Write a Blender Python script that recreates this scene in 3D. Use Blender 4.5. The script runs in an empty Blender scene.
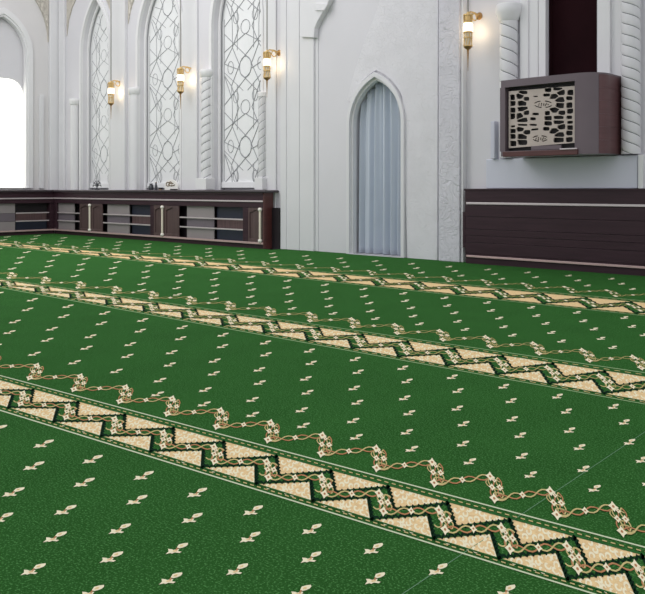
import bpy, bmesh, math, random
from mathutils import Vector, Matrix
from mathutils.geometry import tessellate_polygon
random.seed(4)
SC = bpy.context.scene
COL = SC.collection
PI = math.pi

# ------------------------------------------------------------------ frame of the room
# camera: eye height EH, focal length F in pixels, horizon at row 189 of 645 x 594
F, EH, HOR, CX = 800.0, 0.95, 189.0, 322.5
n_ = math.hypot(.737, .676)
E1 = (.737 / n_, -.676 / n_)            # along the back wall, to the right
EM = (.676 / n_, .737 / n_)             # into the back wall
ROT = 0.0
YAW = -math.atan2(E1[1], E1[0])           # the room is axis-aligned; the camera turns to face it
TW = 8.95                               # back wall plane
SL = -16.05                             # left wall plane


def world(s, t, z=0):
    return Vector((s, t, z))


def wp(x, y, t):                        # a point of the plane t seen at x, y -> (s, z)
    d = (x - CX) / F
    k = t / (d * EM[0] + EM[1])
    return k * d * E1[0] + k * E1[1], EH - (y - HOR) / F * k


def sx(x, t=TW):
    return wp(x, HOR, t)[0]


def lp(x, y, s):                        # a point of the plane s = const -> (t, z)
    d = (x - CX) / F
    k = s / (d * E1[0] + E1[1])
    return k * (d * EM[0] + EM[1]), EH - (y - HOR) / F * k


# ------------------------------------------------------------------ materials
def lin(c):
    return tuple(((v / 255) / 12.92 if v / 255 <= .04045 else ((v / 255 + .055) / 1.055) ** 2.4) for v in c) + (1,)


def mat(name, rgb, rough=.6, metal=0, var=.06, scale=6, bump=None, bscale=20, spec=.5, emit=None, estr=0, detail=4):
    m = bpy.data.materials.new(name)
    m.use_nodes = True
    nt = m.node_tree
    b = nt.nodes['Principled BSDF']
    b.inputs['Roughness'].default_value = rough
    b.inputs['Metallic'].default_value = metal
    b.inputs['Specular IOR Level'].default_value = spec
    tc = nt.nodes.new('ShaderNodeTexCoord')
    no = nt.nodes.new('ShaderNodeTexNoise')
    no.inputs['Scale'].default_value = scale
    no.inputs['Detail'].default_value = detail
    nt.links.new(tc.outputs['Object'], no.inputs['Vector'])
    r = nt.nodes.new('ShaderNodeValToRGB')
    c = lin(rgb)
    r.color_ramp.elements[0].position = .3
    r.color_ramp.elements[1].position = .7
    r.color_ramp.elements[0].color = tuple(max(0, v * (1 - var)) for v in c[:3]) + (1,)
    r.color_ramp.elements[1].color = tuple(min(1, v * (1 + var)) for v in c[:3]) + (1,)
    nt.links.new(no.outputs['Fac'], r.inputs['Fac'])
    nt.links.new(r.outputs['Color'], b.inputs['Base Color'])
    if bump:
        bn = nt.nodes.new('ShaderNodeTexNoise')
        bn.inputs['Scale'].default_value = bscale
        bn.inputs['Detail'].default_value = 3
        nt.links.new(tc.outputs['Object'], bn.inputs['Vector'])
        bp = nt.nodes.new('ShaderNodeBump')
        bp.inputs['Strength'].default_value = bump
        bp.inputs['Distance'].default_value = .02
        nt.links.new(bn.outputs['Fac'], bp.inputs['Height'])
        nt.links.new(bp.outputs['Normal'], b.inputs['Normal'])
    if emit:
        b.inputs['Emission Color'].default_value = lin(emit)
        b.inputs['Emission Strength'].default_value = estr
    return m


def carved(name, rgb, scale=5.0, strength=.6, dist=.03, warp=.5):
    """stone with a carved arabesque relief: warped cell edges as bump"""
    m = mat(name, rgb, .65, 0, .03, 4)
    nt = m.node_tree
    b = nt.nodes['Principled BSDF']
    tc = nt.nodes.new('ShaderNodeTexCoord')
    no = nt.nodes.new('ShaderNodeTexNoise')
    no.inputs['Scale'].default_value = 3
    nt.links.new(tc.outputs['Object'], no.inputs['Vector'])
    mx = nt.nodes.new('ShaderNodeMixRGB')
    mx.blend_type = 'ADD'
    mx.inputs['Fac'].default_value = warp
    nt.links.new(tc.outputs['Object'], mx.inputs['Color1'])
    nt.links.new(no.outputs['Color'], mx.inputs['Color2'])
    hs = []
    for sc, w in ((scale, .03), (scale * 3.1, .07)):
        vo = nt.nodes.new('ShaderNodeTexVoronoi')
        vo.feature = 'DISTANCE_TO_EDGE'
        vo.inputs['Scale'].default_value = sc
        nt.links.new(mx.outputs['Color'], vo.inputs['Vector'])
        mr = nt.nodes.new('ShaderNodeMapRange')
        mr.inputs['From Max'].default_value = w
        nt.links.new(vo.outputs['Distance'], mr.inputs['Value'])
        hs.append(mr)
    ad = nt.nodes.new('ShaderNodeMath')
    ad.operation = 'ADD'
    nt.links.new(hs[0].outputs['Result'], ad.inputs[0])
    nt.links.new(hs[1].outputs['Result'], ad.inputs[1])
    bp = nt.nodes.new('ShaderNodeBump')
    bp.inputs['Strength'].default_value = strength
    bp.inputs['Distance'].default_value = dist
    nt.links.new(ad.outputs[0], bp.inputs['Height'])
    nt.links.new(bp.outputs['Normal'], b.inputs['Normal'])
    return m


def wood(name, rgb, rough=.35, var=.3, stretch=(1, 1, 14)):
    m = mat(name, rgb, rough, 0, var, 2.2)
    nt = m.node_tree
    no = [n for n in nt.nodes if n.type == 'TEX_NOISE'][0]
    tc = [n for n in nt.nodes if n.type == 'TEX_COORD'][0]
    mp = nt.nodes.new('ShaderNodeMapping')
    mp.inputs['Scale'].default_value = stretch
    nt.links.new(tc.outputs['Object'], mp.inputs['Vector'])
    nt.links.new(mp.outputs['Vector'], no.inputs['Vector'])
    return m


M = {}
M['wall'] = mat('wall_plaster', (217, 216, 221), .7, 0, .02, 1.5, .05, 40)
M['wall_left'] = mat('warm_wall_plaster', (218, 216, 217), .7, 0, .02, 1.5, .05, 40)
M['stone'] = mat('pale_stone', (222, 222, 225), .55, 0, .02, 2)
M['trim'] = mat('smooth_trim', (228, 228, 230), .5, 0, .015, 2)
M['carved'] = carved('carved_stone', (215, 214, 222), 4.5, .42, .025, .6)
M['relief'] = carved('speckled_relief', (226, 225, 230), 8.0, .36, .018, .4)
M['beige'] = carved('beige_tracery', (214, 208, 198), 5.0, .7, .04, .7)
M['panel'] = mat('lattice_backing', (238, 239, 241), .6, 0, .02, 3)
M['tracery'] = mat('grey_tracery', (150, 152, 156), .6, 0, .05, 5)
M['groove'] = mat('groove_shade_grey', (120, 124, 130), .7, 0, .05, 5)  # darker grey painting shade into the helical grooves of the shafts
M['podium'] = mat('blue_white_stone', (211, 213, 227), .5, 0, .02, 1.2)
M['curtain'] = mat('curtain_cloth', (201, 209, 221), .8, 0, .02, 3)
M['wood'] = wood('dark_wood', (56, 37, 45), .38, .18)
M['wood_red'] = wood('red_brown_wood', (84, 46, 44), .32, .2)
M['wood_top'] = wood('charcoal_wood', (72, 64, 70), .3, .12)
M['wood_deep'] = wood('deep_maroon_wood', (34, 12, 17), .8, .3, (1, 1, .6))
M['wood_deep'].node_tree.nodes['Principled BSDF'].inputs['Specular IOR Level'].default_value = .08
M['wood'].node_tree.nodes['Principled BSDF'].inputs['Specular IOR Level'].default_value = .3
M['door_wood'] = wood('brown_wood', (86, 68, 68), .35, .15, (10, 10, 1))
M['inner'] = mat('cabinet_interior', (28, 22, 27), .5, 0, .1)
M['grey_panel'] = mat('grey_panel', (146, 139, 140), .35, 0, .04, 3)
M['grey_mid'] = mat('grey_mid_panel', (112, 104, 112), .35, 0, .04, 3)
M['navy'] = mat('navy_panel', (37, 42, 58), .4, 0, .1, 4)
M['stripe'] = wood('ribbed_brown', (98, 76, 78), .5, .3, (30, 30, 1))
M['silver'] = mat('silver_trim', (208, 198, 200), .3, .35, .03)
M['pink'] = mat('rose_trim', (205, 176, 174), .35, .3, .05)
M['ivory'] = mat('ivory', (232, 224, 206), .4, 0, .04)
M['knob'] = mat('white_knob', (245, 240, 232), .3, 0, .02)
M['gold'] = mat('brass', (222, 190, 130), .35, .5, .15, 30)
M['gold_dark'] = mat('dark_brass', (160, 124, 78), .35, .6, .2, 30)
M['rod'] = mat('steel_rod', (150, 150, 146), .4, .3, .05)
M['glass'] = mat('lit_glass', (255, 246, 228), .3, 0, .01, emit=(255, 240, 212), estr=1.8)
M['daylight'] = mat('daylit_pane', (255, 255, 248), .4, 0, .005, emit=(255, 254, 242), estr=1.25)
M['pul_front'] = mat('grey_mauve_lacquer', (104, 92, 98), .3, 0, .06, 2)
M['pul_side'] = wood('red_brown_lacquer', (98, 66, 68), .35, .12)
M['screen'] = mat('champagne_metal', (186, 175, 166), .4, .25, .05, 5)
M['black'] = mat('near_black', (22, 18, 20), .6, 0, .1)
M['figure'] = mat('dark_grey_glaze', (70, 72, 78), .4, 0, .1)
M['white'] = mat('white_glaze', (240, 238, 234), .4, 0, .02)
M['tan_ink'] = mat('brown_ink', (120, 104, 84), .6, 0, .1)
# carpet yarns
M['c_tan'] = mat('tan_yarn', (246, 212, 158), .95, 0, .14, 60, .2, 300, spec=.05)
M['c_cream'] = mat('cream_yarn', (255, 243, 208), .95, 0, .06, 60, spec=.05)
M['c_dark'] = mat('black_green_yarn', (16, 44, 28), .95, 0, .2, 60, spec=.05)
M['c_green2'] = mat('mid_green_yarn', (50, 104, 52), .95, 0, .25, 50, spec=.05)
M['c_light'] = mat('light_tan_yarn', (206, 190, 130), .95, 0, .12, 60, spec=.05)
M['c_rose'] = mat('rose_brown_yarn', (190, 136, 96), .95, 0, .1, 60, spec=.05)
M['c_white'] = mat('off_white_yarn', (238, 240, 214), .95, 0, .05, 60, spec=.05)
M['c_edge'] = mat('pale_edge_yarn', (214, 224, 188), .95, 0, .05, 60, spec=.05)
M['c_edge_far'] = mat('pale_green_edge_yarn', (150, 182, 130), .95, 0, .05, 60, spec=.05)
M['c_strand'] = mat('olive_tan_yarn', (184, 172, 112), .95, 0, .1, 60, spec=.05)
M['c_thread'] = mat('pale_green_thread', (120, 160, 126), .95, 0, .05, 60, spec=.05)


def carpet_green():
    m = mat('green_pile', (46, 95, 41), 1.0, 0, .08, 3, .4, 260, spec=.03)
    nt = m.node_tree
    b = nt.nodes['Principled BSDF']
    ramp = [n for n in nt.nodes if n.type == 'VALTORGB'][0]
    tc = [n for n in nt.nodes if n.type == 'TEX_COORD'][0]
    v = nt.nodes.new('ShaderNodeTexNoise')
    v.inputs['Scale'].default_value = 165
    v.inputs['Detail'].default_value = 2
    nt.links.new(tc.outputs['Object'], v.inputs['Vector'])
    r = nt.nodes.new('ShaderNodeValToRGB')
    r.color_ramp.elements[0].position = .54
    r.color_ramp.elements[1].position = .64
    r.color_ramp.elements[0].color = (0, 0, 0, 1)
    r.color_ramp.elements[1].color = (1, 1, 1, 1)
    nt.links.new(v.outputs['Fac'], r.inputs['Fac'])
    mx = nt.nodes.new('ShaderNodeMixRGB')
    nt.links.new(r.outputs['Color'], mx.inputs['Fac'])
    nt.links.new(ramp.outputs['Color'], mx.inputs['Color1'])
    mx.inputs['Color2'].default_value = lin((84, 142, 78))
    nt.links.new(mx.outputs['Color'], b.inputs['Base Color'])
    return m


M['c_green'] = carpet_green()


# ------------------------------------------------------------------ mesh builder (room coordinates s, t, z)
class MB:
    def __init__(self):
        self.v = []
        self.f = []
        self.mi = []
        self.cur = 0

    def face(self, pts):
        i = len(self.v)
        self.v += [tuple(p) for p in pts]
        self.f.append(tuple(range(i, i + len(pts))))
        self.mi.append(self.cur)

    def mesh(self, verts, faces):
        i = len(self.v)
        self.v += [tuple(p) for p in verts]
        for q in faces:
            self.f.append(tuple(a + i for a in q))
            self.mi.append(self.cur)

    def box(self, a0, a1, b0, b1, z0, z1):
        v = [(a, b, z) for z in (z0, z1) for b in (b0, b1) for a in (a0, a1)]
        self.mesh(v, [(0, 2, 3, 1), (4, 5, 7, 6), (0, 1, 5, 4), (2, 6, 7, 3), (0, 4, 6, 2), (1, 3, 7, 5)])
        return self

    def plate(self, outer, holes, w0, w1, mp='sz'):
        """2-D outline with holes extruded from w0 to w1.  mp 'sz': extruded in t; 'tz': in s; 'st': in z"""
        fn = {'sz': lambda a, b, w: (a, w, b), 'tz': lambda a, b, w: (w, a, b), 'st': lambda a, b, w: (a, b, w)}[mp]
        loops = [outer] + list(holes)
        flat = [p for l in loops for p in l]
        tris = tessellate_polygon([[Vector((p[0], p[1], 0)) for p in l] for l in loops])
        N = len(flat)
        verts = [fn(p[0], p[1], w0) for p in flat] + [fn(p[0], p[1], w1) for p in flat]
        faces = [tuple(t) for t in tris] + [tuple(a + N for a in reversed(t)) for t in tris]
        k = 0
        for l in loops:
            L = len(l)
            for i in range(L):
                a, b = k + i, k + (i + 1) % L
                faces.append((a, b, b + N, a + N))
            k += L
        self.mesh(verts, faces)
        return self

    def tube(self, pts, r, n=8, caps=True):
        pts = [Vector(p) for p in pts]
        rs = r if isinstance(r, (list, tuple)) else [r] * len(pts)
        rings = []
        for i, p in enumerate(pts):
            d = (pts[min(i + 1, len(pts) - 1)] - pts[max(i - 1, 0)])
            d.normalize()
            up = Vector((0, 0, 1)) if abs(d.z) < .9 else Vector((1, 0, 0))
            a = d.cross(up).normalized()
            b = d.cross(a)
            rings.append([p + (a * math.cos(2 * PI * k / n) + b * math.sin(2 * PI * k / n)) * rs[i] for k in range(n)])
        verts = [q for rg in rings for q in rg]
        faces = []
        for i in range(len(pts) - 1):
            for k in range(n):
                faces.append((i * n + k, i * n + (k + 1) % n, (i + 1) * n + (k + 1) % n, (i + 1) * n + k))
        if caps:
            faces.append(tuple(range(n)))
            faces.append(tuple(range((len(pts) - 1) * n, len(pts) * n)))
        self.mesh(verts, faces)
        return self

    def lathe(self, s, t, prof, n=16):
        verts = []
        for r, z in prof:
            verts += [(s + r * math.cos(2 * PI * k / n), t + r * math.sin(2 * PI * k / n), z) for k in range(n)]
        faces = []
        L = len(prof)
        for i in range(L - 1):
            for k in range(n):
                faces.append((i * n + k, i * n + (k + 1) % n, (i + 1) * n + (k + 1) % n, (i + 1) * n + k))
        faces.append(tuple(range(n)))
        faces.append(tuple(range((L - 1) * n, L * n)))
        self.mesh(verts, faces)
        return self

    def build(self, name, mats, parent=None, origin=(0, 0, 0), smooth=False, bevel=0, raw=False):
        me = bpy.data.meshes.new(name)
        o0 = parent['o'] if parent is not None else origin
        if raw:
            me.from_pydata(self.v, [], self.f)
        else:
            me.from_pydata([(a - o0[0], b - o0[1], c - o0[2]) for a, b, c in self.v], [], self.f)
        if not isinstance(mats, (list, tuple)):
            mats = [mats]
        for q in mats:
            me.materials.append(M[q])
        me.polygons.foreach_set('material_index', self.mi)
        if not raw:
            bm = bmesh.new()
            bm.from_mesh(me)
            bmesh.ops.remove_doubles(bm, verts=bm.verts, dist=1e-5)
            bmesh.ops.recalc_face_normals(bm, faces=bm.faces)
            bm.to_mesh(me)
            bm.free()
        ob = bpy.data.objects.new(name, me)
        COL.objects.link(ob)
        if parent is not None:
            ob.parent = parent['e']
        elif not raw:
            ob.location = world(*origin)
            ob.rotation_euler = (0, 0, ROT)
        if smooth:
            me.polygons.foreach_set('use_smooth', [True] * len(me.polygons))
            if hasattr(me, 'set_sharp_from_angle'):
                me.set_sharp_from_angle(angle=math.radians(40))
        if bevel:
            bv = ob.modifiers.new('edge', 'BEVEL')
            bv.width = bevel
            bv.segments = 2
            bv.limit_method = 'ANGLE'
            bv.angle_limit = math.radians(50)
        me.update()
        return ob


def thing(name, label, cat, origin, group=None):
    e = bpy.data.objects.new(name, None)
    e.empty_display_size = .1
    COL.objects.link(e)
    e.location = world(*origin)
    e.rotation_euler = (0, 0, ROT)
    e['label'] = label
    e['category'] = cat
    if group:
        e['group'] = group
    return {'e': e, 'o': origin}


def sub(ob, parent_ob):                 # make ob a sub-part of parent_ob (same frame)
    ob.parent = parent_ob
    return ob


def tag(o, label, cat, group=None):
    o['label'] = label
    o['category'] = cat
    if group:
        o['group'] = group
    return o


def struct(o, label=None):
    o['kind'] = 'structure'
    if label:
        o['label'] = label
    return o


def arch(a0, a1, z0, zs, za, n=14):
    """pointed arch outline, anticlockwise from lower left"""
    w = a1 - a0
    h = za - zs
    R = (h * h + w * w / 4) / w
    pts = [(a0, z0), (a1, z0)]
    ang = math.asin(min(1, h / R)) if R >= w / 2 else PI / 2
    for i in range(n + 1):
        q = ang * i / n
        pts.append((a1 - R + R * math.cos(q), zs + R * math.sin(q)))
    for i in range(n - 1, -1, -1):
        q = ang * i / n
        pts.append((a0 + R - R * math.cos(q), zs + R * math.sin(q)))
    return pts


def grow(a0, a1, zs, za, d, z0):
    return arch(a0 - d, a1 + d, z0, zs, za + d * 1.25)


# ------------------------------------------------------------------ room shell
ZT = 6.2
fl = MB().box(SL - .3, 4.5, -4, TW + .4, -.25, -.021)
struct(fl.build('floor', 'wall'))

BAY = [(sx(83), sx(111)), (sx(140), sx(182)), (sx(214), sx(263.5))]
APEX = [4.86, 4.95, 4.95]
SPR = 3.75
niche = (sx(352), sx(404))
NZ = wp(377, 77, TW)[1]
NS = wp(403, 122, TW)[1]
dark = (sx(546), sx(597))
holes = [arch(a, b, .3, SPR, z) for (a, b), z in zip(BAY, APEX)]
holes.append(arch(niche[0], niche[1], .0, NS, NZ))
holes[-1] = [(x, max(z, .002)) for x, z in holes[-1]]
holes.append([(dark[0], 1.5), (dark[1], 1.5), (dark[1], 5.6), (dark[0], 5.6)])
mb = MB()
mb.plate([(SL - .3, 0), (4.5, 0), (4.5, ZT), (SL - .3, ZT)], holes, TW, TW + .24)
mb.box(SL - .3, 4.5, TW + .24, TW + .34, 0, ZT)
struct(mb.build('wall_back', 'wall'))

# left wall with an opening for the window
wc_t = lp(3, 100, SL)[0]
wr_t = lp(28, 100, SL)[0]
hw = wr_t - wc_t
wl, wr = wc_t - hw, wr_t
w_z0 = .97
w_apex = lp(3, 13, SL)[1]
w_spr = lp(28, 55, SL)[1]
mb = MB()
win_hole = arch(wl, wr, w_z0, w_spr, w_apex)
mb.plate([(2.0, 0), (TW, 0), (TW, ZT), (2.0, ZT)], [win_hole], SL, SL - .22, 'tz')
mb.cur = 1
mb.box(SL - .32, SL - .22, 2.0, TW, 0, ZT)
struct(mb.build('wall_left', ['wall_left', 'wall_left']))

# window : moulded frame, blank head panel and a bright round-headed pane
mb = MB()
mb.plate(grow(wl, wr, w_spr, w_apex, .09, w_z0), [arch(wl + .015, wr - .015, w_z0 + .004, w_spr, w_apex - .02)], SL + .05, SL - .02, 'tz')
mb.plate(arch(wl - .02, wr + .02, w_z0, w_spr, w_apex + .02), [arch(wl + .05, wr - .05, w_z0 + .004, w_spr, w_apex - .07)], SL + .02, SL - .10, 'tz')
wf = struct(mb.build('window_1', 'trim'), 'pointed arch window with a bright round-headed pane')
wf_par = {'e': wf, 'o': (0, 0, 0)}
pt = lp(3, 77, SL)[1]
pr = lp(25, 100, SL)[1]
pl_, pr_ = wl + .07, wr - .03
rr = .32
out = [(pl_, w_z0), (pr_, w_z0)]
for i in range(9):
    q = PI / 2 * i / 8
    out.append((pr_ - rr + rr * math.cos(q), pt - rr + rr * math.sin(q)))
for i in range(9):
    q = PI / 2 + PI / 2 * i / 8
    out.append((pl_ + rr + rr * math.cos(q), pt - rr + rr * math.sin(q)))
mb = MB()
mb.plate(out, [], SL - .17, SL - .18, 'tz')
p = mb.build('pane', 'daylight', wf_par)
mb = MB()
mb.plate(arch(wl, wr, w_z0, w_spr, w_apex), [out[:1] and [(a, b + .002) for a, b in out]], SL - .14, SL - .21, 'tz')
mb.build('head_panel', 'wall', wf_par)

# big arch, spandrel tracery and corner pier of the left wall
pier = lp(48, 100, SL)[0]
mb = MB().box(SL, SL + .10, pier, TW - .003, 0, ZT)
struct(mb.build('trim_1', 'stone', bevel=.012), 'plain corner pier')
mb = MB()
big_r = pier - .01
big_l = wc_t - (big_r - wc_t)
zz = lp(47, 42, SL)[1]
half = big_r - wc_t
big = arch(big_l, big_r, 3.2, zz, zz + half * 1.35)
crv = arch(big_l, big_r, 3.2, zz, zz + half * 1.35)[2:]
top = max(q[1] for q in crv)
ia = [i for i, q in enumerate(crv) if q[1] == top][0]
mb.plate(crv[:ia + 1] + [(crv[ia][0], ZT), (big_r, ZT)], [], SL + .045, SL, 'tz')
mb.plate(crv[ia:] + [(big_l, ZT), (crv[ia][0], ZT)], [], SL + .045, SL, 'tz')
struct(mb.build('trim_2', 'beige'), 'beige carved spandrel over the bright window')
ta, tb = lp(38.5, 95, SL)[0], lp(43, 95, SL)[0]
mb = MB().box(SL, SL + .05, ta, tb, .96, lp(41, 95, SL)[1])
struct(mb.build('trim_30', 'stone', bevel=.01), 'slim strip right of the bright window')

# piers of the back wall between the bays
k = 3
for x0, x1, d in ((60.5, 66, .05), (113, 127.5, .07), (184, 198.5, .04), (267, 277, .03)):
    a0, a1 = sx(x0), sx(x1)
    mb = MB().box(a0, a1, TW - d, TW, 0, ZT)
    struct(mb.build('trim_%d' % k, 'stone', bevel=.01), 'slim wall pier')
    k += 1
# mouldings of the three tall blind arches
for (a, b), z in zip(BAY, APEX):
    mb = MB()
    mb.plate(grow(a, b, SPR, z, .10, .9), [arch(a, b, .903, SPR, z)], TW - .035, TW)
    mb.plate(grow(a, b, SPR, z, .045, .9), [arch(a, b, .903, SPR, z)], TW - .06, TW - .034)
    mb.plate(arch(a, b, .9, SPR, z), [arch(a + .045, b - .045, .903, SPR, z - .06)], TW + .09, TW + .12)
    struct(mb.build('trim_%d' % k, 'trim'), 'moulding of a tall pointed blind arch')
    k += 1
# beige carved spandrels of the far bays
for left, crv in ((True, [(66.5, 36), (68.5, 20), (72, 7), (77, -4), (84, -14)]), (False, [(112.5, 24), (110.5, 12), (107, 2), (102, -7), (97, -14)]), (True, [(127.8, 24), (130, 11), (133, 1), (137, -8)])):
    tq = TW - .02
    c = [wp(x, y, tq) for x, y in crv]
    c = c + [(c[-1][0], ZT), (c[0][0], ZT)]
    mb = MB().plate(c, [], tq, TW)
    struct(mb.build('trim_%d' % k, 'beige'), 'small beige carved spandrel')
    k += 1

# near wall : pilasters, corbel, relief panel, niche moulding
mb = MB()
mb.box(sx(281, TW - .06), sx(299, TW - .06), TW - .06, TW, 0, ZT)
mb.box(sx(281, TW - .06), sx(286, TW - .075), TW - .075, TW, 0, ZT)
mb.box(sx(299.5, TW - .05), sx(313.5, TW - .05), TW - .05, TW, 0, ZT)
mb.box(sx(299.5, TW - .05), sx(318, TW - .012), TW - .012, TW, 0, ZT)
struct(mb.build('trim_%d' % k, 'stone', bevel=.01), 'tall plain pilaster beside the curtain niche')
k += 1
tc_ = TW - .10
prof = [(300.5, 37), (313.6, 37.5), (314.5, 28), (317.5, 21), (322, 13), (327, 4), (330, -2)]
pts = [wp(x, y, tc_) for x, y in prof]
pts = pts + [(pts[-1][0], ZT), (pts[0][0], ZT)]
mb = MB().plate(pts, [], tc_, TW)
za = wp(325, 3.5, tc_)[1]
zb = wp(322, 10.5, tc_)[1]
mb.plate([wp(316, 10.8, tc_), wp(325, 10.8, tc_), wp(329, 4, tc_), wp(316, 3.2, tc_)], [], tc_ - .025, tc_)
struct(mb.build('trim_%d' % k, 'stone', bevel=.008), 'stepped corbel on the plain pilaster')
k += 1
mb = MB()
d_ = TW - .12
mb.box(sx(438.5, d_), sx(459.5, d_), d_, TW, 0, ZT)
struct(mb.build('trim_%d' % k, 'carved', bevel=.012), 'carved pilaster beside the long dark counter')
k += 1
mb = MB()
mb.box(sx(459.5, d_) + .001, sx(463.0, d_ + .03), d_ + .03, TW, 0, ZT)
struct(mb.build('trim_%d' % k, 'trim', bevel=.006), 'narrow white strip beside the carved pilaster')
k += 1
d2 = TW - .035
poly = [wp(*q, d2) for q in ((407.5, 257.0), (437, 259), (438, -25), (386, -25), (377, 10), (365, 40), (356, 66), (347, 100))]
ar = [q for q in grow(niche[0], niche[1], NS, NZ, .075, .0)[2:]]
right = [q for q in ar]
poly = poly + [(q[0], q[1]) for q in reversed([q for q in right if q[1] > wp(347, 104, d2)[1]])]
poly[0] = (poly[0][0], .0)
poly[1] = (poly[1][0], .0)
mb = MB().plate(poly, [], d2, TW)
struct(mb.build('trim_%d' % k, 'relief'), 'carved relief panel around the curtain niche')
k += 1
mb = MB()
mb.plate(grow(niche[0], niche[1], NS, NZ, .05, 0), [[(x, max(z, .003)) for x, z in arch(niche[0] + .005, niche[1] - .005, 0, NS, NZ - .01)]], TW - .075, TW + .02)
mb.plate(arch(niche[0] - .01, niche[1] + .01, 0, NS, NZ + .01), [[(x, max(z, .003)) for x, z in arch(niche[0] + .035, niche[1] - .035, 0, NS, NZ - .05)]], TW - .02, TW + .06)
struct(mb.build('trim_%d' % k, 'stone', bevel=.008), 'pointed moulding framing the curtain niche')
k += 1
# strips on the wall to both sides of the dark panel over the balcony
mb = MB()
for x0, x1, d in ((520, 528, .05), (528.5, 538, .03), (538.5, 545.5, .07), (597.5, 610, .07), (610.5, 622, .03)):
    mb.box(sx(x0, TW - d), sx(x1, TW - d), TW - d, TW, 1.0, ZT)
struct(mb.build('trim_%d' % k, 'trim', bevel=.006), 'white strips flanking the dark panel')
k += 1

# ------------------------------------------------------------------ tall lattice screens in the arches
SCR = ['pale lattice screen in the farthest tall arch beside the corner',
       'pale lattice screen in the middle tall arch behind the white plaque',
       'pale lattice screen in the nearest tall arch with bold dark tracery']


def lattice(i, a, b, za):
    t0 = TW + .17
    zb = .97
    o = thing('lattice_screen', SCR[i], 'screen', ((a + b) / 2, t0, zb), 'lattice screens in the tall arches')
    A = arch(a + .01, b - .01, zb, SPR, za - .02)
    MB().plate(A, [], t0, t0 + .05).build('backing_panel', 'panel', o)
    c = (a + b) / 2
    w = (b - a) / 2 - .05
    h = w * 1.15
    P = 1.36
    r = (.0035, .005, .0065)[i]
    mb = MB()

    def inside(x, z):
        if z < zb + .03 or abs(x - c) > w:
            return False
        if z < SPR:
            return True
        W = (b - a)
        H = za - SPR
        R = (H * H + W * W / 4) / W
        dx = abs(x - c) + R - W / 2
        return dx * dx + (z - SPR) ** 2 < (R - .07) ** 2

    def bar(p, q, rr=r):
        N = 14
        run = []
        for j in range(N + 1):
            x = p[0] + (q[0] - p[0]) * j / N
            z = p[1] + (q[1] - p[1]) * j / N
            if inside(c + x * w, z):
                run.append((c + x * w, t0 - .004, z))
            else:
                if len(run) > 1:
                    mb.tube([run[0], run[-1]], rr, 6)
                run = []
        if len(run) > 1:
            mb.tube([run[0], run[-1]], rr, 6)

    zc0 = wp(240, 147, t0)[1]
    rings = []
    kk = -2
    while zc0 + kk * P < za + 1:
        z = zc0 + kk * P
        kk += 1

        def ring(x, zz_, rx, rz, rad):
            pts = [(c + (x + rx * math.cos(2 * PI * j / 14)) * w, t0 - .004, zz_ + rz * math.sin(2 * PI * j / 14)) for j in range(15)]
            if all(inside(q[0], q[2]) for q in pts):
                mb.tube(pts, rad, 6, False)
        ring(0, z, .26, .18, r * 1.1)
        for sgn in (-1, 1):
            # long crossing diagonals tangent to the oval
            bar((sgn * .22, z - .10), (-sgn * .95, z - .62))
            bar((sgn * .22, z + .10), (-sgn * .95, z + .62))
            bar((sgn * .27, z - .04), (sgn * .95, z + .10))
            bar((sgn * .27, z + .04), (sgn * .62, z - .30))
            bar((sgn * .62, z - .30), (sgn * .95, z - .10))
            bar((sgn * .62, z - .30), (sgn * .30, z - .68))
            bar((sgn * .95, z + .10), (sgn * .58, z + .36))
            bar((sgn * .58, z + .36), (sgn * .28, z + .68))
            bar((sgn * .58, z + .36), (sgn * .27, z + .05))
            bar((sgn * .58, z - .68), (sgn * .62, z - .30), r * .75)
            bar((sgn * .58, z + .36), (sgn * .58, z + .68), r * .75)
            bar((sgn * .95, z - .68), (sgn * .95, z + .68), r * .75)
            bar((sgn * .95, z - .10), (sgn * .60, z - .52))
            ring(sgn * .66, z + .02, .13, .11, r * .8)
            ring(sgn * .42, z - .50, .12, .10, r * .7)
            bar((sgn * .36, z + .30), (sgn * .36, z + .68), r * .75)
            bar((sgn * .36, z - .30), (sgn * .36, z - .68), r * .75)
            bar((sgn * .02, z + .56), (sgn * .95, z + .30))
            bar((sgn * .10, z - .40), (sgn * .95, z - .05), r * .8)
        ring(0, z + .68, .20, .12, r * .9)
    mb.build('tracery', 'tracery', o, smooth=True)
    mb = MB().box(a + .02, b - .02, t0 - .03, t0, zb, zb + .10)
    mb.build('sill_rail', 'panel', o, bevel=.005)


for i in range(3):
    lattice(i, BAY[i][0], BAY[i][1], APEX[i])


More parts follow.
